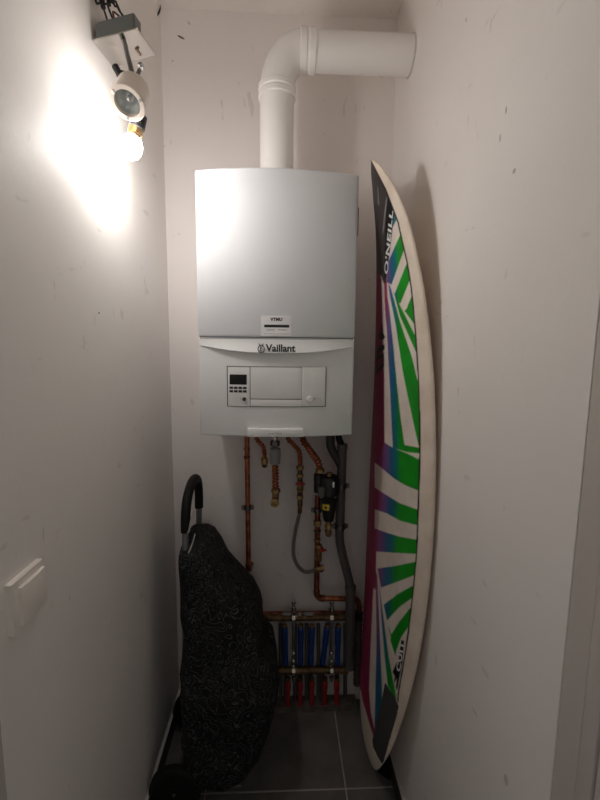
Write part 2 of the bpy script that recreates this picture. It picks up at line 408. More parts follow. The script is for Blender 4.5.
# control panel: recessed frame with display module, blank flap, right module
ca, cb = un(226.5, 366, y=1.135), un(326, 407, y=1.135)
bowed('control_recess', 'seam', ca.x, cb.x, cb.z, ca.z, lambda x: bfront(x)+.006, off=.0006, bev=0, n=20)
def module(name, px0, px1, py0, py1, off=.0022, m='module'):
    p, q = un(px0, py0, y=1.135), un(px1, py1, y=1.135)
    return bowed(name, m, p.x, q.x, q.z, p.z, lambda x: bfront(x)+.004, off=off, bev=.0008, n=8)
dm = module('display_module', 227.6, 250, 367, 406.2)
fp = module('control_flap', 250.5, 301.6, 367, 398.6)
module('control_ledge', 250.5, 301.6, 399.2, 406.2)
rm = module('right_module', 302.2, 325.2, 367, 406.2)
sub(module('display', 229.4, 247, 374.3, 384.6, .0028, 'display'), dm)
for r_ in range(2):
    for k in range(4):
        x = 229.4+k*4.55
        sub(module('button', x, x+3.7, 386.6+r_*3.5, 388.9+r_*3.5, .0032, 'button'), dm)
def knob(px, py, r, m, par, l):
    c = un(px, py, y=bfront(un(px, py, y=1.135).x)); c.y = bfront(c.x)-.002
    return sub(latheobj('knob', m, boiler, c, (0, -1, 0), [(0, r), (l*.7, r), (l, r*.75), (l, 0)], 16), par)
knob(244.4, 399, .0052, 'button', dm, .006)
knob(309.7, 398.8, .0085, 'sticker', rm, .011)
sub(textobj('mark', 'I', 'inkgrey', boiler, (lambda c: lambda u, v: Vector((c.x+u*.0008, bfront(c.x)-.0027, c.z+v*.0008)))(un(240.6, 399.8, y=1.13))), dm)
p = un(314.6, 398.8, y=1.13)
sub(latheobj('indicator', 'inkgrey', boiler, (p.x, bfront(p.x)-.002, p.z), (0, -1, 0), [(0, .0018), (.0008, .0018), (.0008, 0)], 10), rm)
# tray under the lower panel and side clip
ta, tb = un(247.3, 429, y=1.118), un(303, 437, y=1.118)
tr = boxobj('pull_tray', 'boiler2', boiler, ta.x, tb.x, 1.116, 1.20, tb.z, ta.z, bev=.0015)
tt = un(268.5, 434.2, y=1.116); t2 = un(282, 434.2, y=1.116)
sub(textobj('tray_lettering', 'eco TEC', 'inkgrey', boiler, lambda u, v: Vector((tt.x+u*(t2.x-tt.x), 1.1154, tt.z+v*(t2.x-tt.x)*.55))), tr)
cz0, cz1 = un(358, 236, y=1.17).z, un(358, 208, y=1.17).z
boxobj('side_clip', 'darksteel', boiler, BX1-.004, BX1+.003, 1.166, 1.19, cz0, cz1, bev=.001)

# ================================================================== FLUE
FY = 1.300
fx = un(277, 130, y=FY).x
flue = thing('flue_pipe', 'white enamelled flue pipe bending from the boiler top into the wall', 'pipe', (fx, FY, BZ1))
FZ = un(365, 52.5, y=FY).z - .004
R_ = .05; zel = un(277, 92, y=FY).z            # start of the elbow
ER = FZ - zel                                  # bend radius
EX = un(302, 52.5, y=FY).x - fx
latheobj('vertical_pipe', 'flue', flue, (fx, FY, BZ1-.003), (0, 0, 1), [(0, R_), (zel-BZ1, R_)], 40)
def collar(o, ax, ln, r=R_+.005):
    latheobj('collar', 'flue', flue, o, ax, [(0, R_-.002), (0, r-.002), (.002, r), (ln*.38, r), (ln*.45, r-.0025), (ln*.55, r-.0025), (ln*.62, r), (ln-.002, r), (ln, r-.002), (ln, R_-.002)], 40, 30)
collar((fx, FY, zel-.022), (0, 0, 1), .036)
bm = bmesh.new()
tube(bm, [(fx+EX-EX*cos(a), FY, zel+ER*sin(a)) for a in [i*pi/2/20 for i in range(21)]], R_+.0005, 40, smooth=False)
link('elbow', bm, 'flue', flue, True, 50)
collar((fx+EX-.006, FY, FZ), (1, 0, 0), .046, R_+.006)
latheobj('horizontal_pipe', 'flue', flue, (fx+EX, FY, FZ), (1, 0, 0), [(0, R_), (XR-fx-EX, R_)], 40)
latheobj('wall_ring', 'caulk', flue, (XR-.004, FY, FZ), (1, 0, 0), [(0, R_-.001), (0, R_+.002), (.004, R_+.004)], 40)
# little bent cable stub left in the upper corner
tag(tubeobj('cable_stub', 'wireblk', None, [un(161.5, -8, y=D-.004), un(161, 3, y=D-.01), un(159.5, 11, y=D-.02), un(157, 15.5, y=D-.03)], lambda s: .0012 if s < .055 else .0026, 8),
    'short bent black cable stub in the upper corner beside the ceiling lamp', 'cable')

# ================================================================== LAMP on its loose plate
A_, D_ = un(92, 41, x=XL+.001), un(113, 67, x=XL+.001)
B_, C_ = un(137, 29, y=A_.y), un(155, 55, y=D_.y)
lamp = thing('spot_lamp', 'loose steel lamp plate with two spot heads hanging by its wires', 'lamp', (A_+C_)/2)
bm = bmesh.new(); upn = Vector((0, 0, .003))
lo = [bm.verts.new(p) for p in (A_, B_, C_, D_)]; hi = [bm.verts.new(p+upn) for p in (A_, B_, C_, D_)]
bm.faces.new(lo); bm.faces.new(hi)
for i in range(4): bm.faces.new((lo[i], lo[(i+1) % 4], hi[(i+1) % 4], hi[i]))
link('mounting_plate', bm, 'steel', lamp)
def onplate(a, b, dz=0.): return A_.lerp(B_, a).lerp(D_.lerp(C_, a), b) + Vector((0, 0, dz))
bm = bmesh.new()
q = [onplate(a, b, dz) for dz in (.004, .036) for a, b in ((.07, .04), (.93, .04), (.93, .40), (.07, .40))]
vs = [bm.verts.new(p) for p in q]
for f_ in ((0, 1, 2, 3), (4, 5, 6, 7), (0, 1, 5, 4), (1, 2, 6, 5), (2, 3, 7, 6), (3, 0, 4, 7)): bm.faces.new([vs[i] for i in f_])
bmesh.ops.recalc_face_normals(bm, faces=bm.faces)
bmesh.ops.bevel(bm, geom=list(bm.edges), offset=.002, segments=2, affect='EDGES')
link('transformer', bm, 'transformer', lamp, True, 40)
rimt = onplate(.5, .04, .04)
for m_, pts in (('wireblk', [(.30, .2), (102, 4), (96, -14)]), ('wireblk', [(.42, .25), (108, 6), (104, -16)]), ('wirebrn', [(.45, .2), (113, 12), (119, 16)]),
                ('wireblk', [(.72, .25), (118, 8), (114, -14)]), ('wireblk', [(.64, .3), (116, 2), (112, -12)])):
    p0 = onplate(*pts[0], .034); P = [p0] + [un(x, y, y=p0.y+.004) for x, y in pts[1:]]
    if pts[-1][1] < 0:
        last = P[-1]; P.append(Vector((last.x*.6-.12, last.y+.03, ZC)))
    tubeobj('wire', m_, lamp, P, .0021, 8)
tubeobj('terminal', 'black', lamp, [un(103.5, 8, y=.985), un(101, -2, y=.985), un(99, -8, y=.985)], .0052, 8)
tubeobj('terminal', 'black', lamp, [un(109, 5, y=.985), un(108, -6, y=.985)], .0046, 8)
# small wire with connector on the underside of the plate
w0, w1 = un(128, 36, y=.992), un(136.5, 49, y=1.016)
tubeobj('wire', 'wirebrn', lamp, [w0, w0.lerp(w1, .5), w1], .0011, 6)
tubeobj('connector', 'wirebrn', lamp, [w1, w1+(w1-w0).normalized()*.013], .0035, 8)
# first head (unlit): white drum pointing down towards the door
hc = un(127.5, 102.5, y=.882)                  # centre of the front ring
tocam = (Vector(CAM)-hc).normalized()
perp = (Vector(rgt)*(-.42) + Vector(upv)*(-.9)); perp = (perp - tocam*perp.dot(tocam)).normalized()
ax = (tocam*cos(radians(34)) + perp*sin(radians(34))).normalized()
HR = .0335
hd = latheobj('lamp_head', 'lampwhite', lamp, hc, -ax, [(.026, 0), (.026, HR*.70), (.0, HR*.74), (.0, HR*.97), (.003, HR), (.010, HR), (.011, HR*.965), (.050, HR*.95), (.056, HR*.86), (.057, 0)], 36, 30)
def sub2(o, p): o.parent = p; o.matrix_parent_inverse = Matrix.Identity(4); return o
sub2(latheobj('front_ring', 'lampwhite', lamp, hc+ax*.0035, -ax, [(0, HR*.74), (0, HR*.98), (.002, HR*1.03), (.008, HR*1.03), (.009, HR*.98), (.009, HR*.74), (0, HR*.74)], 36, 30, cap=False), hd)
bm = bmesh.new()
lathe(bm, hc, -ax, [(.006, HR*.725), (.010, HR*.62), (.015, HR*.46), (.020, HR*.30), (.022, HR*.20), (.022, 0)], 28, cap=False)
sub2(link('reflector', bm, 'lens', lamp, True, 30), hd)
sub2(latheobj('lamp_capsule', 'chrome', lamp, hc-ax*.010, -ax, [(-.002, 0), (0, HR*.10), (.011, HR*.12), (.011, 0)], 12), hd)
for k in range(3):
    d_, u_, v_ = frame_axes(ax); a = 1.2+k*2.1
    sub2(latheobj('ring_clip', 'chrome', lamp, hc+ax*.004+(u_*cos(a)+v_*sin(a))*HR*.86, ax, [(0, .003), (.002, .003), (.002, 0)], 8), hd)
arm0 = un(122.7, 36, y=.985); arm1 = hc - ax*.045 + Vector(upv)*.026
tubeobj('arm', 'darksteel', lamp, [arm0, arm0.lerp(arm1, .5), arm1], .0052, 10)
k0 = un(141, 66.5, y=.985)
latheobj('clamp_knob', 'chrome', lamp, k0, (.1, -1, .4), [(-.004, 0), (-.004, .006), (.004, .0075), (.007, .005), (.008, 0)], 14)
cyl('clamp_pin', 'darksteel', lamp, k0, un(137, 76, y=.99), .004)
k1 = un(117, 71, y=.985)
cyl('clamp_pin', 'black', lamp, k1+Vector((-.004, 0, .010)), k1+Vector((.008, 0, -.012)), .0075)
cyl('clamp_pin', 'black', lamp, k1+Vector((.008, 0, -.002)), un(127, 74, y=.99), .0045)
# second head: bare holder with the lit bulb
BY = .962
bc = un(131.2, 147, y=BY); hold = un(138.5, 119, y=BY); bax = (bc-hold).normalized()
tubeobj('arm', 'darksteel', lamp, [arm0+Vector((0, .012, 0)), un(129, 62, y=.985), un(138, 95, y=BY+.012), hold-bax*.006], .0045, 10)
latheobj('bulb_holder', 'black', lamp, hold-bax*.012, bax, [(0, .010), (.004, .0165), (.030, .0175), (.034, .014), (.034, 0)], 20)
latheobj('holder_band', 'brass', lamp, hold+bax*.020, bax, [(0, .012), (0, .0155), (.012, .0155), (.012, .010)], 20)
latheobj('bulb_neck', 'lampwhite', lamp, hold+bax*.030, bax, [(0, .009), (.005, .0125), (.010, .0158), (.010, .012)], 24, 40)
latheobj('bulb', 'bulb', lamp, hold+bax*.030, bax, [(.0101, .012), (.0102, .0160), (.014, .0185), (.022, .0222), (.030, .0230), (.039, .0222), (.048, .018), (.054, .010), (.0565, 0)], 24, 80)

# ================================================================== SURFBOARD
def hermite(xs, ys, x):
    xs = np.array(xs, float); ys = np.array(ys, float); m = np.gradient(ys, xs)
    i = np.clip(np.searchsorted(xs, x)-1, 0, len(xs)-2); h = xs[i+1]-xs[i]; t = np.clip((x-xs[i])/h, 0, 1)
    return (2*t**3-3*t**2+1)*ys[i] + (t**3-2*t**2+t)*h*m[i] + (-2*t**3+3*t**2)*ys[i+1] + (t**3-t**2)*h*m[i+1]
ZT = [.034, .052, .1, .15, .2, .4, .6, .8, 1., 1.2, 1.4, 1.6, 1.75, 1.85, 1.89, 1.905]
HW = [.012, .036, .080, .109, .131, .183, .220, .240, .242, .229, .202, .157, .106, .054, .022, .003]
CX = [.312, .307, .301, .301, .3035, .320, .332, .339, .3415, .339, .330, .311, .286, .256, .240, .2335]
THK = [.004, .009, .016, .0188, .021, .026, .0285, .029, .029, .028, .026, .021, .0155, .010, .006, .003]
CY = [1.180, 1.184, 1.188, 1.187, 1.183, 1.170] + [1.175+z*(1.13-1.175)/1.905 for z in ZT[6:]]
TA = radians(5.0); Wd = np.array([sin(TA), -cos(TA), 0]); Nd = np.array([-cos(TA), -sin(TA), 0])
def deck(z, t, off=0.):
    z = np.asarray(z, float); t = np.asarray(t, float)
    c = np.stack([hermite(ZT, CX, z), hermite(ZT, CY, z), z], -1)
    hw = hermite(ZT, HW, z); th = hermite(ZT, THK, z)
    pr = np.sqrt(np.clip(1-np.abs(t)**2.3, 0, 1))
    return c + (hw*t)[..., None]*Wd + (th*pr+off)[..., None]*Nd
def bottom(z, t):
    z = np.asarray(z, float); t = np.asarray(t, float)
    c = np.stack([hermite(ZT, CX, z), hermite(ZT, CY, z), z], -1)
    hw = hermite(ZT, HW, z); th = hermite(ZT, THK, z)
    pr = np.sqrt(np.clip(1-np.abs(t)**5, 0, 1))
    return c + (hw*t)[..., None]*Wd - (th*.58*pr)[..., None]*Nd
def deck_px(px, py, off=.0008):
    z = 1.905*(775-py)/617; t = 0.
    for _ in range(25):
        p = proj(deck(z, t)); e = np.array([p[0]-px, p[1]-py])
        if abs(e).max() < .01: break
        h = 1e-4
        J = np.stack([(proj(deck(z+h, t))-p)/h, (proj(deck(z, t+h))-p)/h], 1)
        s = np.linalg.solve(J, e); z = float(np.clip(z-.8*s[0], .035, 1.904)); t = float(np.clip(t-.8*s[1], -.985, .985))
    return Vector(deck(z, t, off))
def inpoly(P, poly):
    x, y = P[:, 0], P[:, 1]; r = np.zeros(len(P), bool); n = len(poly); j = n-1
    for i in range(n):
        xi, yi = poly[i]; xj, yj = poly[j]
        c = ((yi > y) != (yj > y)) & (x < (xj-xi)*(y-yi)/((yj-yi) if yj != yi else 1e-9)+xi); r ^= c; j = i
    return r
STRIPES = [
 [(393.5,213),(397,219),(393,226.5),(391.8,229)],
 [(400.3,234.5),(404.3,249),(391.5,284.8),(389.5,283.5),(386.5,282.5),(387.5,268),(389,260)],
 [(406.7,263.5),(410.3,279),(400.6,303),(398.5,303),(394.5,294)],
 [(411.8,295.5),(414.2,324),(404.5,310.6),(406.5,309)],
 [(393,290),(398.5,302.5),(415.6,336.5),(416.8,354),(400,316)],
 [(388.3,283),(390.5,287),(400,321.5),(411.7,356.5),(417.5,380),(420.5,385),(420.5,447),(418.7,445.5),(415,430),(407.5,395),(402.5,370),(395.3,322.7),(390,296)],
 [(387,296),(389,306),(392.4,336.7),(397,385),(400.6,417.5),(404.4,445),(420.5,448),(420.5,453.5),(407,452),(392.8,448),(392,432),(390,389),(388.3,360),(386.6,325)],
 [(371,437),(384.4,442.5),(392.5,447.5),(408,454),(420.5,460),(420.5,491.5),(405.3,485.3),(393.3,478),(383.3,469.3),(374.7,462.5)],
 [(374.7,487.3),(382.7,492.7),(400,503.3),(420,510.5),(420,526),(400,520.7),(386.7,513.3),(374.5,509.3)],
 [(374.5,528.3),(386.7,532.7),(400,536.7),(418,540),(418,554),(393.3,552.7),(374.5,551.3)],
 [(416.5,561.5),(395,566),(377.5,568.6),(379.5,580),(381,587.6),(395,582.7),(416,574.5)],
 [(414,585),(397.7,594),(383.7,604.7),(387,620.7),(399,607.3),(413,597.3)],
 [(411,606.8),(399,622),(391.5,634),(390.2,640),(395,655),(396.5,650),(401.3,637),(409,626)],
 [(379,583),(384.5,626),(388.8,657.5),(395,690),(396.5,700),(393,697),(388,686),(385.5,665),(382,626)],
 [(388,626),(389.6,629),(396.2,652),(395.2,656)],
 [(375.5,570),(377.2,575),(380,640),(382,690),(382,702),(376.8,731),(374,734),(375,715),(375.6,682),(376.6,640)],
]
PINK = [
 [(340,268),(378.6,268),(381.2,280),(382,300),(382.5,340),(384,372),(384.5,443),(374.7,463),(374.7,545),(376.2,552),(375.6,590),(373.4,588),(371.8,620),(370.4,650),(369,690),(370.6,712),(376,736),(372.8,738),(367,724),(362.8,702),(361,690),(340,690)],
 [(383.8,274),(386.5,281),(387.5,300),(386.8,328),(385.6,316),(384.4,295)],
]
DARK = [[(340,140),(369,158),(372.5,160),(385.6,189),(394.3,213.5),(391.8,235),(389.6,253),(387.6,268),(386.2,281),(384,284),(381.5,276),(378.6,274),(340,274)]]
BLACK = [[(386.8,196),(392,208),(394.3,213.5),(391.8,235),(389.6,253),(387.6,268),(386.2,281),(384.3,277),(384,262),(384.8,245),(385.4,230),(386.5,214)],
         [(382.3,321),(383,333),(385.4,337.5),(381.8,340.5),(378,337.5),(380.6,331)], [(377,349),(380.5,345.5),(384.4,344.5),(384.8,349),(380,353),(376.4,359)],
         [(376.4,357),(383.8,352.5),(384.2,366.5),(376,375)]]
HOLE = [[(377.6,360),(382.2,357.4),(382.4,364),(377.4,369)], [(381.4,326),(382,332),(381,334)]]
SWOOSH = [[(386.6,196),(387.2,199),(385.4,214),(384.2,228),(382.4,236),(383,226),(384.4,212)], [(377.3,184),(378.2,190),(379.2,206),(378,204)]]
CIRC = [[(396.8,662),(399.2,668),(397.8,676),(393.8,684),(394.6,676),(392.4,672)], [(400.8,640),(404.2,641),(402,665),(397.2,690),(395.8,688),(397.4,672)]]
PIN = [(370,159),(385.5,189),(398,222),(401.3,237),(407.3,263),(411.3,288),(413,305),(416,339),(418.2,374),(419.2,400),(419.9,430),(419.9,455),(419.4,473),(416.9,547),(415.8,562),(412.6,595),(408.6,630),(405,655),(398,695),(397.8,700),(399.6,706),(400.6,708)]
def srgb(*c): return np.array([((v/255+.055)/1.055)**2.4 if v > 10 else v/255/12.92 for v in c])
C_W, C_RAIL = srgb(230, 218, 208), srgb(232, 218, 202)
C_PINK, C_PUR, C_BLUE, C_TEAL, C_GRN = srgb(150, 42, 82), srgb(142, 74, 132), srgb(34, 98, 148), srgb(16, 116, 118), srgb(18, 148, 28)
def paint(P, near_mask):
    n = len(P); out = np.tile(C_W, (n, 1)); x, y = P[:, 0], P[:, 1]
    ys = [150, 330, 480, 540, 580, 640, 700]
    sp = np.interp(y, ys, [386, 386, 383, 379, 378.5, 375, 369]); sb_ = np.interp(y, ys, [391.5, 391.5, 391.5, 387.5, 386, 381, 376.5]); sg = np.interp(y, ys, [397, 399, 400, 397, 395, 391, 389])
    grad = np.zeros((n, 3))
    u = np.stack([sp-5, sp, sb_, (sb_+sg)/2, sg], 1); cols = [C_PINK, C_PUR, C_BLUE, C_TEAL, C_GRN]
    for i in range(4):
        t = np.clip((x-u[:, i])/(u[:, i+1]-u[:, i]), 0, 1)[:, None]; k = (x >= u[:, i])
        grad[k] = (cols[i]*(1-t)+cols[i+1]*t)[k]
    grad[x < u[:, 0]] = C_PINK
    for poly in STRIPES:
        k = inpoly(P, poly); out[k] = grad[k]
    for poly in PINK: out[inpoly(P, poly)] = C_PINK
    for poly in DARK: out[inpoly(P, poly)] = srgb(62, 58, 58)
    for poly in BLACK: out[inpoly(P, poly)] = srgb(16, 15, 17)
    for poly in HOLE: out[inpoly(P, poly)] = C_PINK*.7
    for poly in SWOOSH: out[inpoly(P, poly)] = srgb(150, 148, 148)
    for poly in CIRC: out[inpoly(P, poly)] = srgb(18, 17, 17)
    pin = np.array(PIN); px_ = np.interp(y, pin[:, 1], pin[:, 0])
    rail = (x > px_) | (y > 707) | (y < 160)
    # tail: pale rail outside the printed panel
    tl = np.array([(690, 361), (700, 362.6), (712, 366), (724, 369.5), (738, 374), (752, 378), (766, 383)]); tx = np.interp(y, tl[:, 0], tl[:, 1])
    lower = (y > 690) & (x < tx)
    tr_ = np.array([(706, 400), (714, 398.5), (721, 396), (744, 389), (764, 383.5)]); rx = np.interp(y, tr_[:, 0], tr_[:, 1])
    rail = np.where(y > 706, x > rx, (x > px_) | (y < 160))
    out[rail | lower] = C_RAIL
    pl = (np.abs(x-px_) < .75) & (y > 160) & (y < 708); out[pl] = srgb(22, 20, 22)
    return out
NR, NT, NB = 900, 150, 30
zz = np.concatenate([[.0342], np.linspace(.035, .06, 30), np.linspace(.065, 1.86, NR-60), np.linspace(1.863, 1.9046, 29)])
tt_ = np.sin(np.linspace(-pi/2, pi/2, NT+1)); tt_ = .55*tt_ + .45*np.linspace(-1, 1, NT+1)
tb_ = np.sin(np.linspace(pi/2, -pi/2, NB+1))[1:-1]
Z1, T1 = np.meshgrid(zz, tt_, indexing='ij'); Pd = deck(Z1, T1)
Z2, T2 = np.meshgrid(zz, tb_, indexing='ij'); Pb = bottom(Z2, T2)
ringn = NT+1+len(tb_); V = np.concatenate([Pd, Pb], 1).reshape(-1, 3); nr = len(zz)
ii, jj = np.meshgrid(np.arange(nr-1), np.arange(ringn), indexing='ij')
Q = np.stack([ii*ringn+jj, ii*ringn+(jj+1) % ringn, (ii+1)*ringn+(jj+1) % ringn, (ii+1)*ringn+jj], -1).reshape(-1, 4)
faces = Q.tolist() + [list(range(ringn)), list(range((nr-1)*ringn, nr*ringn))[::-1]]
me = bpy.data.meshes.new('board'); me.from_pydata(V.tolist(), [], faces)
cols = np.tile(C_RAIL, (len(V), 1)); isd = (np.arange(len(V)) % ringn) <= NT
pp = proj(V[isd]); cols[isd] = sum(paint(pp+np.array(o_), None) for o_ in ((-.3, -.3), (.3, -.3), (-.3, .3), (.3, .3), (0, 0)))/5
tflat = np.tile(np.concatenate([tt_, tb_]), nr)
cols[isd & (tflat > .9)] = C_RAIL
ca_ = me.color_attributes.new('print', 'FLOAT_COLOR', 'POINT')
ca_.data.foreach_set('color', np.concatenate([cols, np.ones((len(V), 1))], 1).astype(np.float32).ravel())
bm = bmesh.new(); bm.from_mesh(me); bmesh.ops.recalc_face_normals(bm, faces=bm.faces); bm.to_mesh(me); bm.free()
me.polygons.foreach_set('use_smooth', [True]*len(me.polygons))
mb = bpy.data.materials.new('printed surfboard resin'); mb.use_nodes = True; nt = mb.node_tree
at = nt.nodes.new('ShaderNodeVertexColor'); at.layer_name = 'print'; b = nt.nodes['Principled BSDF']
gn = nt.nodes.new('ShaderNodeTexNoise'); gn.inputs['Scale'].default_value = 14; gn.inputs['Detail'].default_value = 6
tcn = nt.nodes.new('ShaderNodeTexCoord'); nt.links.new(tcn.outputs['Object'], gn.inputs['Vector'])
rpn = nt.nodes.new('ShaderNodeValToRGB'); rpn.color_ramp.elements[0].position = .3; rpn.color_ramp.elements[0].color = (.86, .84, .81, 1); rpn.color_ramp.elements[1].position = .6; rpn.color_ramp.elements[1].color = (1, 1, 1, 1)
nt.links.new(gn.outputs['Fac'], rpn.inputs['Fac'])
mxn = nt.nodes.new('ShaderNodeMix'); mxn.data_type = 'RGBA'; mxn.blend_type = 'MULTIPLY'; mxn.inputs[0].default_value = 1
nt.links.new(at.outputs['Color'], mxn.inputs[6]); nt.links.new(rpn.outputs['Color'], mxn.inputs[7])
nt.links.new(mxn.outputs[2], b.inputs['Base Color']); b.inputs['Roughness'].default_value = .45; b.inputs['Specular IOR Level'].default_value = .3
me.materials.append(mb)
surf = thing('surfboard', 'white surfboard with green, blue and pink rays leaning upright in the corner', 'surfboard', (.309, 1.175, 0))
bo = bpy.data.objects.new('board', me); COL.objects.link(bo); bo.parent = surf; bo.matrix_parent_inverse = Matrix.Translation(-surf.location)
def sub3(o, p): o.parent = p; o.matrix_parent_inverse = Matrix.Identity(4); return o
def alongpx(a, b, hgt, side=-1):
    """text along a pixel line; v (letter height, width 1 units) rises to the left of the reading direction"""
    a = Vector((*a, 0)); b = Vector((*b, 0)); d = b-a; L = d.length; nrm = Vector((hgt, 0, 0))*side
    return lambda u, v: deck_px(*(a + d*u + nrm*v)[:2])
def board_text(name, body, m, a, b, hpx, up=(-1, 0), **k):
    vs, fs = text_verts(body, **k); vmax = vs[:, 1].max()
    bm = bmesh.new(); V = []
    for u, v, _ in vs:
        q = (a[0]+(b[0]-a[0])*u + up[0]*hpx*v/vmax, a[1]+(b[1]-a[1])*u + up[1]*hpx*v/vmax); V.append(bm.verts.new(deck_px(*q)))
    for f in fs:
        try: bm.faces.new([V[i] for i in f])
        except ValueError: pass
    return sub3(link(name, bm, m, surf), bo)
board_text('maker_lettering', "O'NEILL", 'paleink', (387.8, 275), (393.4, 211), 3.7, up=(-1, -.55), bold=.03, space=1.1)
board_text('model_lettering', 'CUIT', 'paleink', (400.2, 672), (404.4, 642), 4.0, up=(-1, -.35), bold=.04, space=1.1)
# grey traction pad on the tail: raised copy of the deck inside its outline
PAD = [(386,684),(395.6,699),(398.6,706),(396.6,716),(395,721),(388.4,744),(383,763.5),(379,757),(374.2,746.7),(373.4,740),(376.6,729),(382.4,702)]
Pg = proj(Pd.reshape(-1, 3)).reshape(nr, NT+1, 2); cen = (Pg[:-1, :-1]+Pg[1:, 1:])/2
ins = inpoly(cen.reshape(-1, 2), PAD).reshape(nr-1, NT)
bm = bmesh.new(); vt = {}
def gv(i, j, o):
    if (i, j, o) not in vt: vt[(i, j, o)] = bm.verts.new(deck(zz[i], tt_[j], .0035 if o else .0))
    return vt[(i, j, o)]
for i, j in zip(*np.nonzero(ins)):
    i, j = int(i), int(j)
    bm.faces.new((gv(i, j, 1), gv(i+1, j, 1), gv(i+1, j+1, 1), gv(i, j+1, 1)))
    for di, dj, e in ((-1, 0, ((i, j), (i, j+1))), (1, 0, ((i+1, j), (i+1, j+1))), (0, -1, ((i, j), (i+1, j))), (0, 1, ((i, j+1), (i+1, j+1)))):
        a, c = i+di, j+dj
        if not (0 <= a < nr-1 and 0 <= c < NT and ins[a, c]): bm.faces.new((gv(*e[0], 1), gv(*e[1], 1), gv(*e[1], 0), gv(*e[0], 0)))
link('tail_pad', bm, 'pad', surf, True, 40)
# single black fin under the tail
bm = bmesh.new()
fpz = [(.190, 0), (.150, .026), (.085, .046), (.03, .056), (.0005, .060), (.001, .046), (.026, .018), (.050, 0)]
for s in (-1, 1):
    vs = []
    for z, o in fpz:
        base = bottom(max(z, .05), 0.) + Nd*.004 + Wd*.028; base[2] = z; vs.append(bm.verts.new(Vector(base - Nd*o + Wd*s*.004*(1-o/.09))))
    bm.faces.new(vs)
    if s < 0: va = vs
for i in range(len(va)): bm.faces.new((va[i], va[(i+1) % len(va)], vs[(i+1) % len(vs)], vs[i]))
link('fin', bm, 'fin', surf)

# ================================================================== SHOPPING TROLLEY
troll = thing('shopping_trolley', 'black shopping trolley with a limp printed bag standing by the wall', 'trolley', (-.30, 1.25, 0))
def pole(yt, yb, name='pole'):
    pass
NT0, FT0 = Vector((-.292, 1.189, .851)), Vector((-.291, 1.385, .851))     # grip ends
NB0, FB0 = Vector((-.294, 1.118, .10)), Vector((-.294, 1.330, .10))       # feet of the poles
for a, b in ((NB0, NT0), (FB0, FT0)): cyl('pole', 'alu', troll, a, b+Vector((0, 0, .02)), .010, 14)
# U-shaped padded grip
top = un(193, 478, x=-.300)
gp = [NT0, Vector((-.292, 1.196, .905)), Vector((-.292, 1.220, .945)), Vector((-.292, 1.275, .972)), Vector((-.291, 1.325, .975)), Vector((-.291, 1.366, .955)), Vector((-.291, 1.384, .915)), FT0]
tubeobj('grip', 'rubber', troll, gp, .0148, 16)
for zc in (.16, .42, .70):
    t = (zc-.10)/.751; cyl('cross_bar', 'alu', troll, NB0.lerp(NT0, t), FB0.lerp(FT0, t), .006, 10)
# the bag: stacked rounded rectangles, silhouette taken from the photo, folded by noise
prof = [(.080, -.150, .90), (.10, -.105, .96), (.14, -.065, 1.), (.20, -.035, 1.), (.30, -.016, 1.), (.375, -.012, 1.), (.43, -.018, 1.), (.475, -.055, .99), (.50, -.068, .98), (.525, -.062, .97),
        (.555, -.072, .96), (.60, -.100, .95), (.65, -.140, .93), (.70, -.178, .91), (.75, -.205, .88), (.785, -.230, .84), (.80, -.252, .76), (.803, -.270, .60)]
zs_ = [p[0] for p in prof]; NZ, NA = 120, 120
bm = bmesh.new(); rings = []
for i in range(NZ+1):
    z = zs_[0]+(zs_[-1]-zs_[0])*i/NZ
    xf = float(np.interp(z, zs_, [p[1] for p in prof])); ws = float(np.interp(z, zs_, [p[2] for p in prof]))
    tz = (z-.1)/.751; yn = 1.118+(1.189-1.118)*tz - .05; yf_ = 1.330+(1.385-1.330)*tz + .02
    ym = (yn+yf_)/2; hy = (yf_-yn)/2*ws; xb = -.308; hx = (xf-xb)/2; xm = (xf+xb)/2; ring = []
    for k in range(NA):
        a = 2*pi*k/NA; c, s = cos(a), sin(a); e = .38
        x = xm + hx*math.copysign(abs(c)**e, c); y = ym + hy*math.copysign(abs(s)**e, s)
        p = Vector((x, y, z))
        q = Vector((p.x*5+p.z*4.5, p.y*5, p.z*2.6-p.x*5))
        am = .021*min(1, hx/.06)
        dn = mnoise.noise(q)*1.0 + .55*abs(mnoise.noise(q*2.3+Vector((5, 1, 2)))) - .2
        rid = (1-abs(mnoise.noise(Vector((p.x*9+p.z*7, p.y*3, p.z*3-p.x*4)))))**6
        d = Vector((c*.6, s, 0)); p = p + d*(am*dn) + d*(.010*rid*min(1, hx/.06))
        p.z += .012*mnoise.noise(Vector((x*9, y*9, 3.1)))*(1 if i in (0, NZ) else .6)
        p.x = max(p.x, -.308)
        ring.append(bm.verts.new(p))
    rings.append(ring)
for a, b in zip(rings, rings[1:]):
    for k in range(NA): bm.faces.new((a[k], a[(k+1) % NA], b[(k+1) % NA], b[k]))
bm.faces.new(rings[0]); bm.faces.new(rings[-1])
bag = link('bag', bm, 'fabric', troll, True, 70)
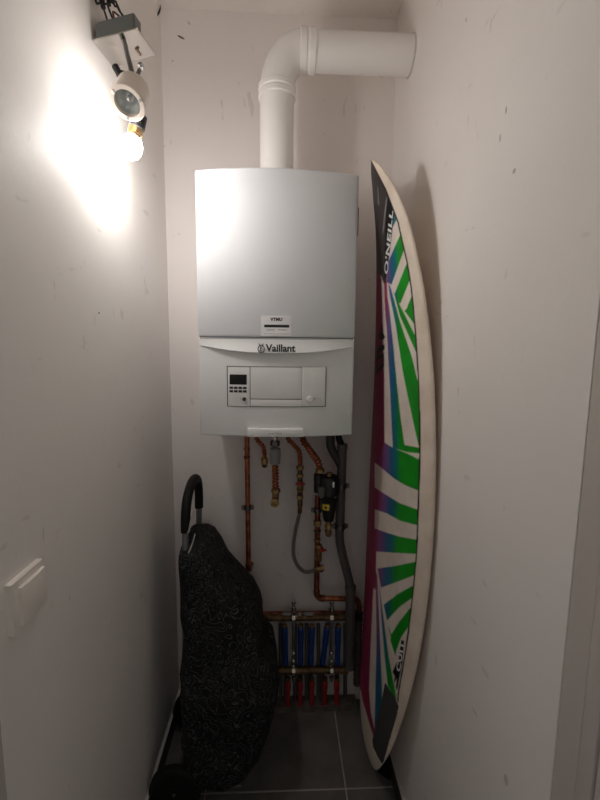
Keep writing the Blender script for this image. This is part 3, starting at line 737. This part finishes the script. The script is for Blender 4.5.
# webbing, and draw cord painted pale for the light glinting off its edges
tubeobj('strap_glint', 'strap_glint', troll, [un(193.6, 511, x=-.268), un(190.8, 521, x=-.269), un(189.2, 530, x=-.270), un(187.8, 533, x=-.271)], .0024, 8)
tubeobj('strap_glint', 'strap_glint', troll, [un(195, 534, x=-.262), un(192.5, 543, x=-.264), un(188.5, 553, x=-.266)], .0024, 8)
boxobj('webbing_loop', 'cloth', troll, -.297, -.287, 1.175, 1.36, .765, .795, bev=.003)
for yy in (1.075, 1.345):
    wh = thing if False else None
    o = latheobj('wheel', 'rubber', troll, (-.318, yy, .078), (0, 1, 0), [(0, .058), (0, .070), (.006, .078), (.024, .078), (.030, .070), (.030, .058), (.022, .055), (.022, 0)], 32, 40)
    h_ = latheobj('hub', 'rubber', troll, (-.318, yy-.002, .078), (0, 1, 0), [(0, 0), (0, .018), (.012, .024), (.02, .024), (.02, 0)], 16)
    h_.parent = o; h_.matrix_parent_inverse = Matrix.Identity(4)
cyl('axle', 'darksteel', troll, (-.318, 1.07, .078), (-.318, 1.38, .078), .006, 10)
boxobj('foot_rest', 'alu', troll, -.31, -.12, 1.12, 1.33, .035, .047, bev=.003)

# ================================================================== LIGHT SWITCH
sw = thing('light_switch', 'cream square rocker light switch on the side wall', 'switch', (XL, .604, 1.021))
def pillow(name, m, y0, y1, z0, z1, x0, dep, curve, bev, parent):
    bm = bmesh.new(); n = 10; V = []
    for i in range(n+1):
        for j in range(n+1):
            a, b = i/n, j/n; y = y0+(y1-y0)*a; z = z0+(z1-z0)*b
            V.append(bm.verts.new((x0+dep+curve*(4*a*(1-a))*.6+curve*(4*b*(1-b))*.4, y, z)))
    for i in range(n):
        for j in range(n): bm.faces.new((V[i*(n+1)+j], V[(i+1)*(n+1)+j], V[(i+1)*(n+1)+j+1], V[i*(n+1)+j+1]))
    es = [e for e in bm.edges if e.is_boundary]
    r = bmesh.ops.extrude_edge_only(bm, edges=es); nv = [g for g in r['geom'] if isinstance(g, bmesh.types.BMVert)]
    for v in nv: v.co.x = x0
    return link(name, bm, m, parent, True, 40)
pillow('switch_plate', 'switch', .568, .646, .981, 1.061, XL, .0095, .0006, 0, sw)
pillow('rocker', 'switch', .582, .644, .988, 1.049, XL+.009, .0045, .0045, 0, sw)

# ================================================================== PLUMBING (hangs off the end wall)
YP = 1.405
def W(px, py, y=YP): return un(px, py, y=y)
def up_to_boiler(p, z=BZ0-.0): return Vector((p.x, p.y, z))
def nut(parent, c, r, ln, m='brass', ax=(0, 0, 1), seg=6):
    return latheobj('nut', m, parent, Vector(c)-Vector(ax)*ln/2, ax, [(0, r*.85), (ln*.12, r), (ln*.88, r), (ln, r*.85)], seg, 20)
def clamp(parent, c, r, depth_to=D, m='darksteel'):
    bm = bmesh.new()
    lathe(bm, Vector(c)-Vector((0, 0, .008)), (0, 0, 1), [(0, r), (0, r+.004), (.016, r+.004), (.016, r)], 18)
    box(bm, c.x-r-.012, c.x-r-.001, c.y-.005, c.y+.005, c.z-.007, c.z+.007, bev=.001)
    box(bm, c.x+r+.001, c.x+r+.012, c.y-.005, c.y+.005, c.z-.007, c.z+.007, bev=.001)
    lathe(bm, (c.x, c.y+r+.003, c.z), (0, 1, 0), [(0, .005), (max(.004, depth_to-c.y-r-.003), .005)], 8)
    return link('wall_clamp', bm, m, parent, True, 35)
def red_handle(parent, c, ax=(1, 0, 0), l=.034):
    bm = bmesh.new(); box(bm, c.x-l/2, c.x+l/2, c.y-.016, c.y-.011, c.z-.004, c.z+.004, bev=.0015)
    lathe(bm, c, (0, -1, 0), [(0, .005), (.019, .005), (.019, 0)], 10)
    return link('valve_handle', bm, 'red', parent, True, 35)

# straight copper pipe, nearest the trolley
p0, p1 = W(246.8, 437, 1.42), W(248.6, 567, 1.42)
cp = thing('copper_pipe', 'straight vertical copper pipe clamped to the wall beside the black bag', 'pipe', p1)
bot = W(249.3, 566, 1.42)
tubeobj('pipe', 'copper', cp, [up_to_boiler(p0), p0.lerp(p1, .5), p1], .0092, 16, .02)
for py in (449, 457): 
    c = W(246.9, py, 1.42); latheobj('solder_collar', 'copperdark', cp, c-Vector((0, 0, .006)), (0, 0, 1), [(0, .009), (.002, .0112), (.010, .0112), (.012, .009)], 16)
clamp(cp, W(247.7, 507.5, 1.42), .0098)
tubeobj('elbow', 'copperdark', cp, [p1+Vector((0, 0, .012)), p1-Vector((0, 0, .004)), p1+Vector((.002, .018, -.016)), p1+Vector((.003, .054, -.018))], .0112, 14)

# short copper stub with a brass cap
a, b, c, d = W(256.5, 438), W(262.5, 446), W(264.3, 452), W(264.5, 460)
s1 = thing('copper_stub', 'short ribbed copper stub with a brass end cap under the boiler', 'pipe', d)
tubeobj('ribbed_pipe', 'copper', s1, [up_to_boiler(a-Vector((.006, 0, 0))), a, b, c, d], corrugated(.0075), 14, .0012)
nut(s1, d-Vector((0, 0, .004)), .012, .024); latheobj('end_cap', 'brassdull', s1, d-Vector((0, 0, .018)), (0, 0, -1), [(0, .010), (.006, .009), (.010, .004), (.010, 0)], 12)

# drain / filling line with the pale fitting
t0 = W(275, 437, 1.38)
s2 = thing('ribbed_copper_drop', 'ribbed copper drop with a pale cylindrical fitting and brass elbow', 'pipe', W(275, 500, 1.38))
cyl('spigot', 'steel', s2, up_to_boiler(t0), W(275, 441, 1.38), .0085)
nut(s2, W(275, 443.2, 1.38), .0165, .020, 'darksteel')
latheobj('pale_fitting', 'whitefit', s2, W(275, 464, 1.38), (0, 0, 1), [(0, .015), (.004, .019), (.020, .0185), (.034, .0195), (.054, .019), (.058, .014)], 20)
tubeobj('ribbed_pipe', 'copper', s2, [W(275, 463, 1.38), W(275.3, 476, 1.38), W(275.5, 488, 1.38)], corrugated(.0112, .0115, .17), 14, .0012)
nut(s2, W(275.8, 490.5, 1.38), .0165, .016)
e = W(275.2, 497.5, 1.38)
tubeobj('elbow', 'brass', s2, [W(275.7, 492, 1.38), W(275.6, 496, 1.38), e+Vector((0, -.010, -.006)), e+Vector((-.001, -.030, -.008))], .0125, 14)
latheobj('elbow_ring', 'brass', s2, e+Vector((-.001, -.028, -.008)), (0, -1, 0), [(0, .0125), (0, .0155), (.007, .0155), (.007, .010), (.002, .009), (.002, 0)], 16)

# middle line: ribbed copper, valve, braided hose
s3 = thing('valve_line', 'ribbed copper line with a small red-handled valve feeding the grey hose', 'pipe', W(300, 511))
tubeobj('ribbed_pipe', 'copper', s3, [up_to_boiler(W(286, 436)), W(288, 438), W(292.5, 443.5), W(298.5, 450.5), W(300, 458), W(300, 465)], corrugated(.0082), 14, .0012)
nut(s3, W(300, 467.5), .0135, .016); cyl('valve_tail', 'brassdull', s3, W(300, 481), W(300, 468), .0095)
nut(s3, W(300, 475.5), .0125, .012)
latheobj('valve_body', 'brass', s3, W(300, 492), (0, 0, 1), [(0, .009), (.006, .0125), (.022, .0125), (.032, .0135), (.040, .010)], 14)
red_handle(s3, W(300, 482.6))
cyl('valve_tail', 'brassdull', s3, W(300, 506), W(300, 492), .0098); nut(s3, W(299.9, 497), .0118, .014)
cyl('hose_ferrule', 'brassdull', s3, W(299.7, 513), W(299.9, 504), .0078)
hs = tubeobj('braided_hose', 'hose', None, [W(299.8, 511.5), W(298.2, 519), W(295.4, 531), W(293.4, 545), W(294, 557), W(298, 566), W(304.5, 571.6), W(311, 571.3), W(316.5, 569), W(318.5, 568.3, 1.40)], .0068, 14)
tag(hs, 'grey braided hose hanging in a loop from the small red-handled valve', 'hose')

# right line: thick ribbed copper into the black filter, then down and around
fy = 1.335
s4 = thing('ribbed_flow_pipe', 'thick ribbed copper pipe running from the boiler into the black filter', 'pipe', W(320, 470))
tubeobj('ribbed_pipe', 'copper', s4, [up_to_boiler(W(300.5, 434)), W(303, 439.5), W(307, 446), W(313, 454.5, 1.38), W(318, 462, 1.352), W(320, 471, fy)], corrugated(.0108, .0115, .17), 16, .0012)
nut(s4, W(320, 470.5, fy), .0155, .016)
fy = 1.335
fl_ = thing('dirt_filter', 'black magnetic dirt filter with a yellow label under the boiler', 'filter', W(328, 520, fy))
latheobj('filter_head', 'black', fl_, W(329, 494.5, fy), (0, 0, 1), [(0, .030), (.004, .036), (.030, .0375), (.056, .036), (.066, .030), (.070, .016), (.070, 0)], 28)
latheobj('filter_bowl', 'black', fl_, W(328.4, 521, fy), (0, 0, 1), [(0, .010), (.003, .017), (.028, .022), (.062, .029), (.076, .030)], 24)
nut(fl_, W(329, 474.3, fy-.01), .0095, .014)
cyl('inlet_boss', 'black', fl_, W(318.5, 492, fy), W(318.5, 474, fy), .0165)
la, lb = W(322.6, 504.3, 1.308), W(329, 510.6, 1.308)
lbm = bmesh.new(); cc = W(328.4, 507, fy); n = 6
for i in range(n+1):
    x = la.x+(lb.x-la.x)*i/n; yb_, yt_ = (cc.y - sqrt(max(1e-6, q_**2-(x-cc.x)**2)) - .0008 for q_ in (.0278, .0306))
    lbm.verts.new((x, yb_, lb.z)); lbm.verts.new((x, yt_, la.z))
lbm.verts.ensure_lookup_table()
for i in range(n): lbm.faces.new([lbm.verts[k] for k in (2*i, 2*i+2, 2*i+3, 2*i+1)])
lab = link('label', lbm, 'yellow', fl_, True)
mk = W(325.8, 507.4, 1.307)
latheobj('label_mark', 'ink', fl_, (mk.x, cc.y-.0300, mk.z), (0, -1, 0), [(0, .0042), (.0008, .0042), (.0008, 0)], 8)
boxobj('steel_highlight', 'chrome', fl_, W(332.6, 485, 1.297).x, W(334.6, 485, 1.297).x, 1.297, 1.304, W(333, 488, 1.297).z, W(333, 482, 1.297).z, bev=.0006)  # added chrome chip standing in for the highlight on the filter's steel
boxobj('blue_plate', 'greytube', fl_, W(318.5, 485, 1.305).x, W(324.5, 485, 1.305).x, 1.300, 1.318, W(320, 497, 1.305).z, W(320, 487, 1.305).z, bev=.002)
cyl('outlet', 'brass', fl_, W(328.4, 530, fy), W(328.4, 520, fy), .0108); nut(fl_, W(328.4, 526, fy), .0135, .012)
latheobj('drain_ring', 'brassdull', fl_, W(328.2, 532.5, fy)+Vector((0, -.012, 0)), (0, 1, 0), [(0, .007), (0, .012), (.022, .012), (.022, .004), (.003, .004)], 14)

rp = thing('return_pipe', 'copper pipe with a red-handled valve, elbowing towards the grey drain', 'pipe', W(317, 598))
pth = [W(317.6, 496, 1.41), W(317.4, 530, 1.41), W(316.8, 573, 1.41), W(316.6, 590, 1.41)]
tubeobj('pipe', 'copperdark', rp, pth, .0105, 16, .02)
c_ = W(316.6, 590, 1.41); e_ = W(324, 598.4, 1.41)
tubeobj('elbow', 'copper', rp, [c_, c_+Vector((.001, 0, -.016)), c_.lerp(e_, .55)+Vector((-.006, 0, -.010)), e_+Vector((-.006, 0, 0)), e_+Vector((.004, 0, 0))], .0118, 16)
tubeobj('pipe', 'copper', rp, [e_, W(340, 598.6, 1.41), W(354, 598.8, 1.42)], .0098, 16, .02)
for x in (322.5,): latheobj('solder_collar', 'brassdull', rp, W(x, 598.3, 1.41), (1, 0, 0), [(0, .010), (.001, .0125), (.010, .0125), (.011, .010)], 16)
latheobj('solder_collar', 'brassdull', rp, W(316.6, 592, 1.41), (0, 0, 1), [(0, .010), (.001, .0125), (.008, .0125), (.009, .010)], 16)
clamp(rp, W(317.5, 510, 1.405), .0108)
nut(rp, W(317.4, 523, 1.405), .0145, .022); nut(rp, W(317.4, 531, 1.405), .0135, .010, 'brassdull')
latheobj('valve_body', 'brass', rp, W(318.6, 561, 1.395), (0, 0, 1), [(0, .010), (.006, .0125), (.040, .011), (.052, .0145), (.064, .011)], 14)
red_handle(rp, W(322.5, 548.5, 1.392), l=.028)
cyl('hose_tee', 'brass', rp, W(316, 568.5, 1.40), W(324, 568, 1.40), .0105); nut(rp, W(321.5, 568.3, 1.40), .0135, .012, ax=(1, 0, 0))
nut(rp, W(317.2, 540, 1.40), .0130, .012)

# grey drain
dr = thing('drain_pipe', 'grey plastic drain pipe dropping from the boiler corner with an offset bend', 'pipe', W(351, 666))
yd = 1.384
cyl('pipe', 'pvc', dr, W(342.4, 446, yd), W(341.5, 446, yd)*.0 + W(339.6, 530, yd), .0165, 20)
tubeobj('bend', 'pvc', dr, [W(339.6, 525, yd), W(339.6, 538, yd), W(340.6, 546, yd), W(344.5, 563, yd), W(348.2, 577, yd), W(350, 586, yd), W(350.4, 593, yd)], .0158, 18)
cyl('pipe', 'pvc', dr, W(350.6, 585, yd), W(349.4, 668, yd), .0185, 20)
latheobj('socket', 'pvc', dr, W(350.6, 589, yd), (0, 0, 1), [(0, .018), (.001, .0205), (.012, .0205), (.013, .017)], 20)
latheobj('socket', 'pvc', dr, W(342.3, 449, yd), (0, 0, 1), [(0, .016), (.002, .0185), (.018, .0185), (.019, .012), (.019, 0)], 20)
tubeobj('trap_elbow', 'rubber', dr, [up_to_boiler(W(338.2, 435, yd)), W(338.8, 438, yd), W(340, 441, yd), W(342, 446, yd)], .0115, 14)
tubeobj('trap_bend', 'pvcdark', dr, [up_to_boiler(W(330.5, 435, yd)), W(330.3, 440, yd), W(330.6, 446, yd), W(333.6, 453, yd), W(337.5, 459, yd), W(341, 466, yd)], .0150, 16)
clamp(dr, W(341.2, 485.5, yd), .0168); clamp(dr, W(340, 526, yd), .0168)

# dark riser behind the drain
ri = thing('insulated_riser', 'brown insulated riser with a black valve tucked behind the grey drain', 'pipe', W(358, 668))
tubeobj('copper_bend', 'copperdark', ri, [W(352, 598.8, 1.425), W(357, 600, 1.425), W(359, 605, 1.425), W(359, 612, 1.425)], .0098, 14)
latheobj('valve_body', 'black', ri, W(358.6, 620, 1.425), (0, 0, 1), [(0, .010), (.003, .0155), (.034, .0155), (.037, .010)], 16)
tubeobj('insulated_pipe', 'insul', ri, [W(358.5, 619, 1.425), W(358, 645, 1.425), W(357, 684, 1.425)], lambda s: .0145+.001*sin(s*300), 14, .003)

# ------------------------------------------------------------------ heating manifold
YM = 1.434
mf = thing('heating_manifold', 'brass underfloor heating manifold of two bars on chrome brackets', 'manifold', W(310, 676, YM))
ub = [W(263, 617.8, YM), W(349, 616.9, YM)]; lb_ = [W(270, 671, YM), W(348, 669.6, YM)]
def bar(a, b, r, m):
    l = (b-a).length
    return latheobj('manifold_bar', m, mf, a, b-a, [(0, r*.7), (.003, r), (.012, r), (.013, r*.85), (l-.013, r*.85), (l-.012, r), (l-.003, r), (l, r*.7)], 16)
bar(ub[0], ub[1], .0150, 'brassdull'); bar(lb_[0], lb_[1], .0160, 'brassdull')
cyl('feed_pipe', 'copperdark', mf, W(263, 613.6, YM+.026), W(348, 612.9, YM+.026), .008)
for px in (293.6, 331.4):
    zt_, zb_ = W(px, 611, YM).z, W(px, 676, YM).z; x = W(px, 640, YM).x
    br = boxobj('bracket', 'steel', mf, x-.006, x+.006, YM+.016, YM+.024, zb_, zt_+.006, bev=.001)
    latheobj('bleed_valve', 'chrome', mf, W(px, 612, YM), (0, 0, 1), [(0, .007), (.010, .007), (.011, .010), (.022, .010), (.023, .0065), (.034, .0065), (.036, .0095), (.046, .0095), (.047, 0)], 10)
    for py in (617.5, 670.5):
        c = W(px, py, YM); bm = bmesh.new(); lathe(bm, c-Vector((.006, 0, 0)), (1, 0, 0), [(0, .0155), (0, .0185), (.012, .0185), (.012, .0155)], 16)
        link('bar_clip', bm, 'steel', mf, True, 35)
    cyl('tie_rod', 'steel', mf, W(px, 664, YM-.014), W(px, 622, YM-.014), .0042, 10)
    for py in (653, 661): nut(mf, W(px, py, YM-.014), .0085, .011, 'chrome')
    latheobj('drain_cock', 'chrome', mf, W(px, 676, YM-.004), (0, 0, -1), [(0, .008), (.012, .008), (.013, .0055), (.022, .0055), (.022, 0)], 10)
# cement smears on top of the upper bar
for px, l in ((287, .020), (309, .024), (300, .010)):
    c = W(px, 613.8, YM-.002); bm = bmesh.new(); bmesh.ops.create_icosphere(bm, subdivisions=2, radius=1)
    for v in bm.verts: v.co *= 1+.25*mnoise.noise(v.co*2+c*50)
    bmesh.ops.scale(bm, vec=(l, .010, .0055), verts=bm.verts); bmesh.ops.translate(bm, vec=c, verts=bm.verts)
    link('cement_smear', bm, 'whitefit', mf, True)
# sleeves: blue below the upper bar, red below the lower one
blues = [(284.6, 285.6), (300.6, 300.6), (312, 311), (327, 322.6), (338, 337.4)]
ords = ['first', 'second', 'third', 'fourth', 'fifth']
for i, (xt, xb) in enumerate(blues):
    a, b = W(xt, 627, YM+.004), W(xb, 664, YM+.016)
    t = thing('blue_sleeve', '%s blue pipe sleeve under the upper manifold bar, counted from the trolley' % ords[i], 'pipe', b, 'blue sleeves on the manifold')
    ax_ = b-a; l = ax_.length
    latheobj('sleeve', 'blue', t, a, ax_, [(0, .008), (.004, .0118), (l*.45, .0118), (l*.47, .0105), (l-.002, .0105), (l, .008)], 14)
    latheobj('top_nut', 'brass', t, a-ax_.normalized()*.012, ax_, [(0, .007), (.002, .0095), (.012, .0095), (.014, .007)], 6)
    latheobj('pipe_tail', 'greytube', t, b, Vector((b.x, b.y, .021))-b, [(0, .008), (b.z-.021, .008)], 12)
for i, px in enumerate((288, 300.2, 312, 324.8, 337)):
    a, b = W(px, 679, YM-.002), W(px-.3, 702, YM-.004)
    b = Vector((a.x, a.y, .021))
    t = thing('red_sleeve', '%s red pipe sleeve under the lower manifold bar, counted from the trolley' % ords[i], 'pipe', b, 'red sleeves on the manifold')
    l = (a-b).length
    latheobj('sleeve', 'redtube', t, b, a-b, [(0, .0095), (l*.55, .0095), (l*.6, .0112), (l-.012, .0112), (l-.006, .008), (l, .007)], 14)
    latheobj('top_nut', 'brassdull', t, a-Vector((0, 0, .006)), (0, 0, 1), [(0, .007), (.002, .0105), (.012, .0105), (.014, .007)], 6)
for px, where in ((280.6, 'on the trolley side of the first blue sleeve'), (295, 'between the first and second blue sleeves'), (306.5, 'between the second and third blue sleeves'),
                  (318.4, 'between the third and fourth blue sleeves'), (345, 'between the fifth blue sleeve and the drain')):
    a, b = W(px, 624, YM+.024), W(px, 700, YM+.024)
    tag(cyl('grey_tube', 'greytube', None, Vector((b.x, b.y, .021)), a, .0075, 12), 'thin grey plastic tube ' + where, 'pipe', 'grey tubes behind the manifold')
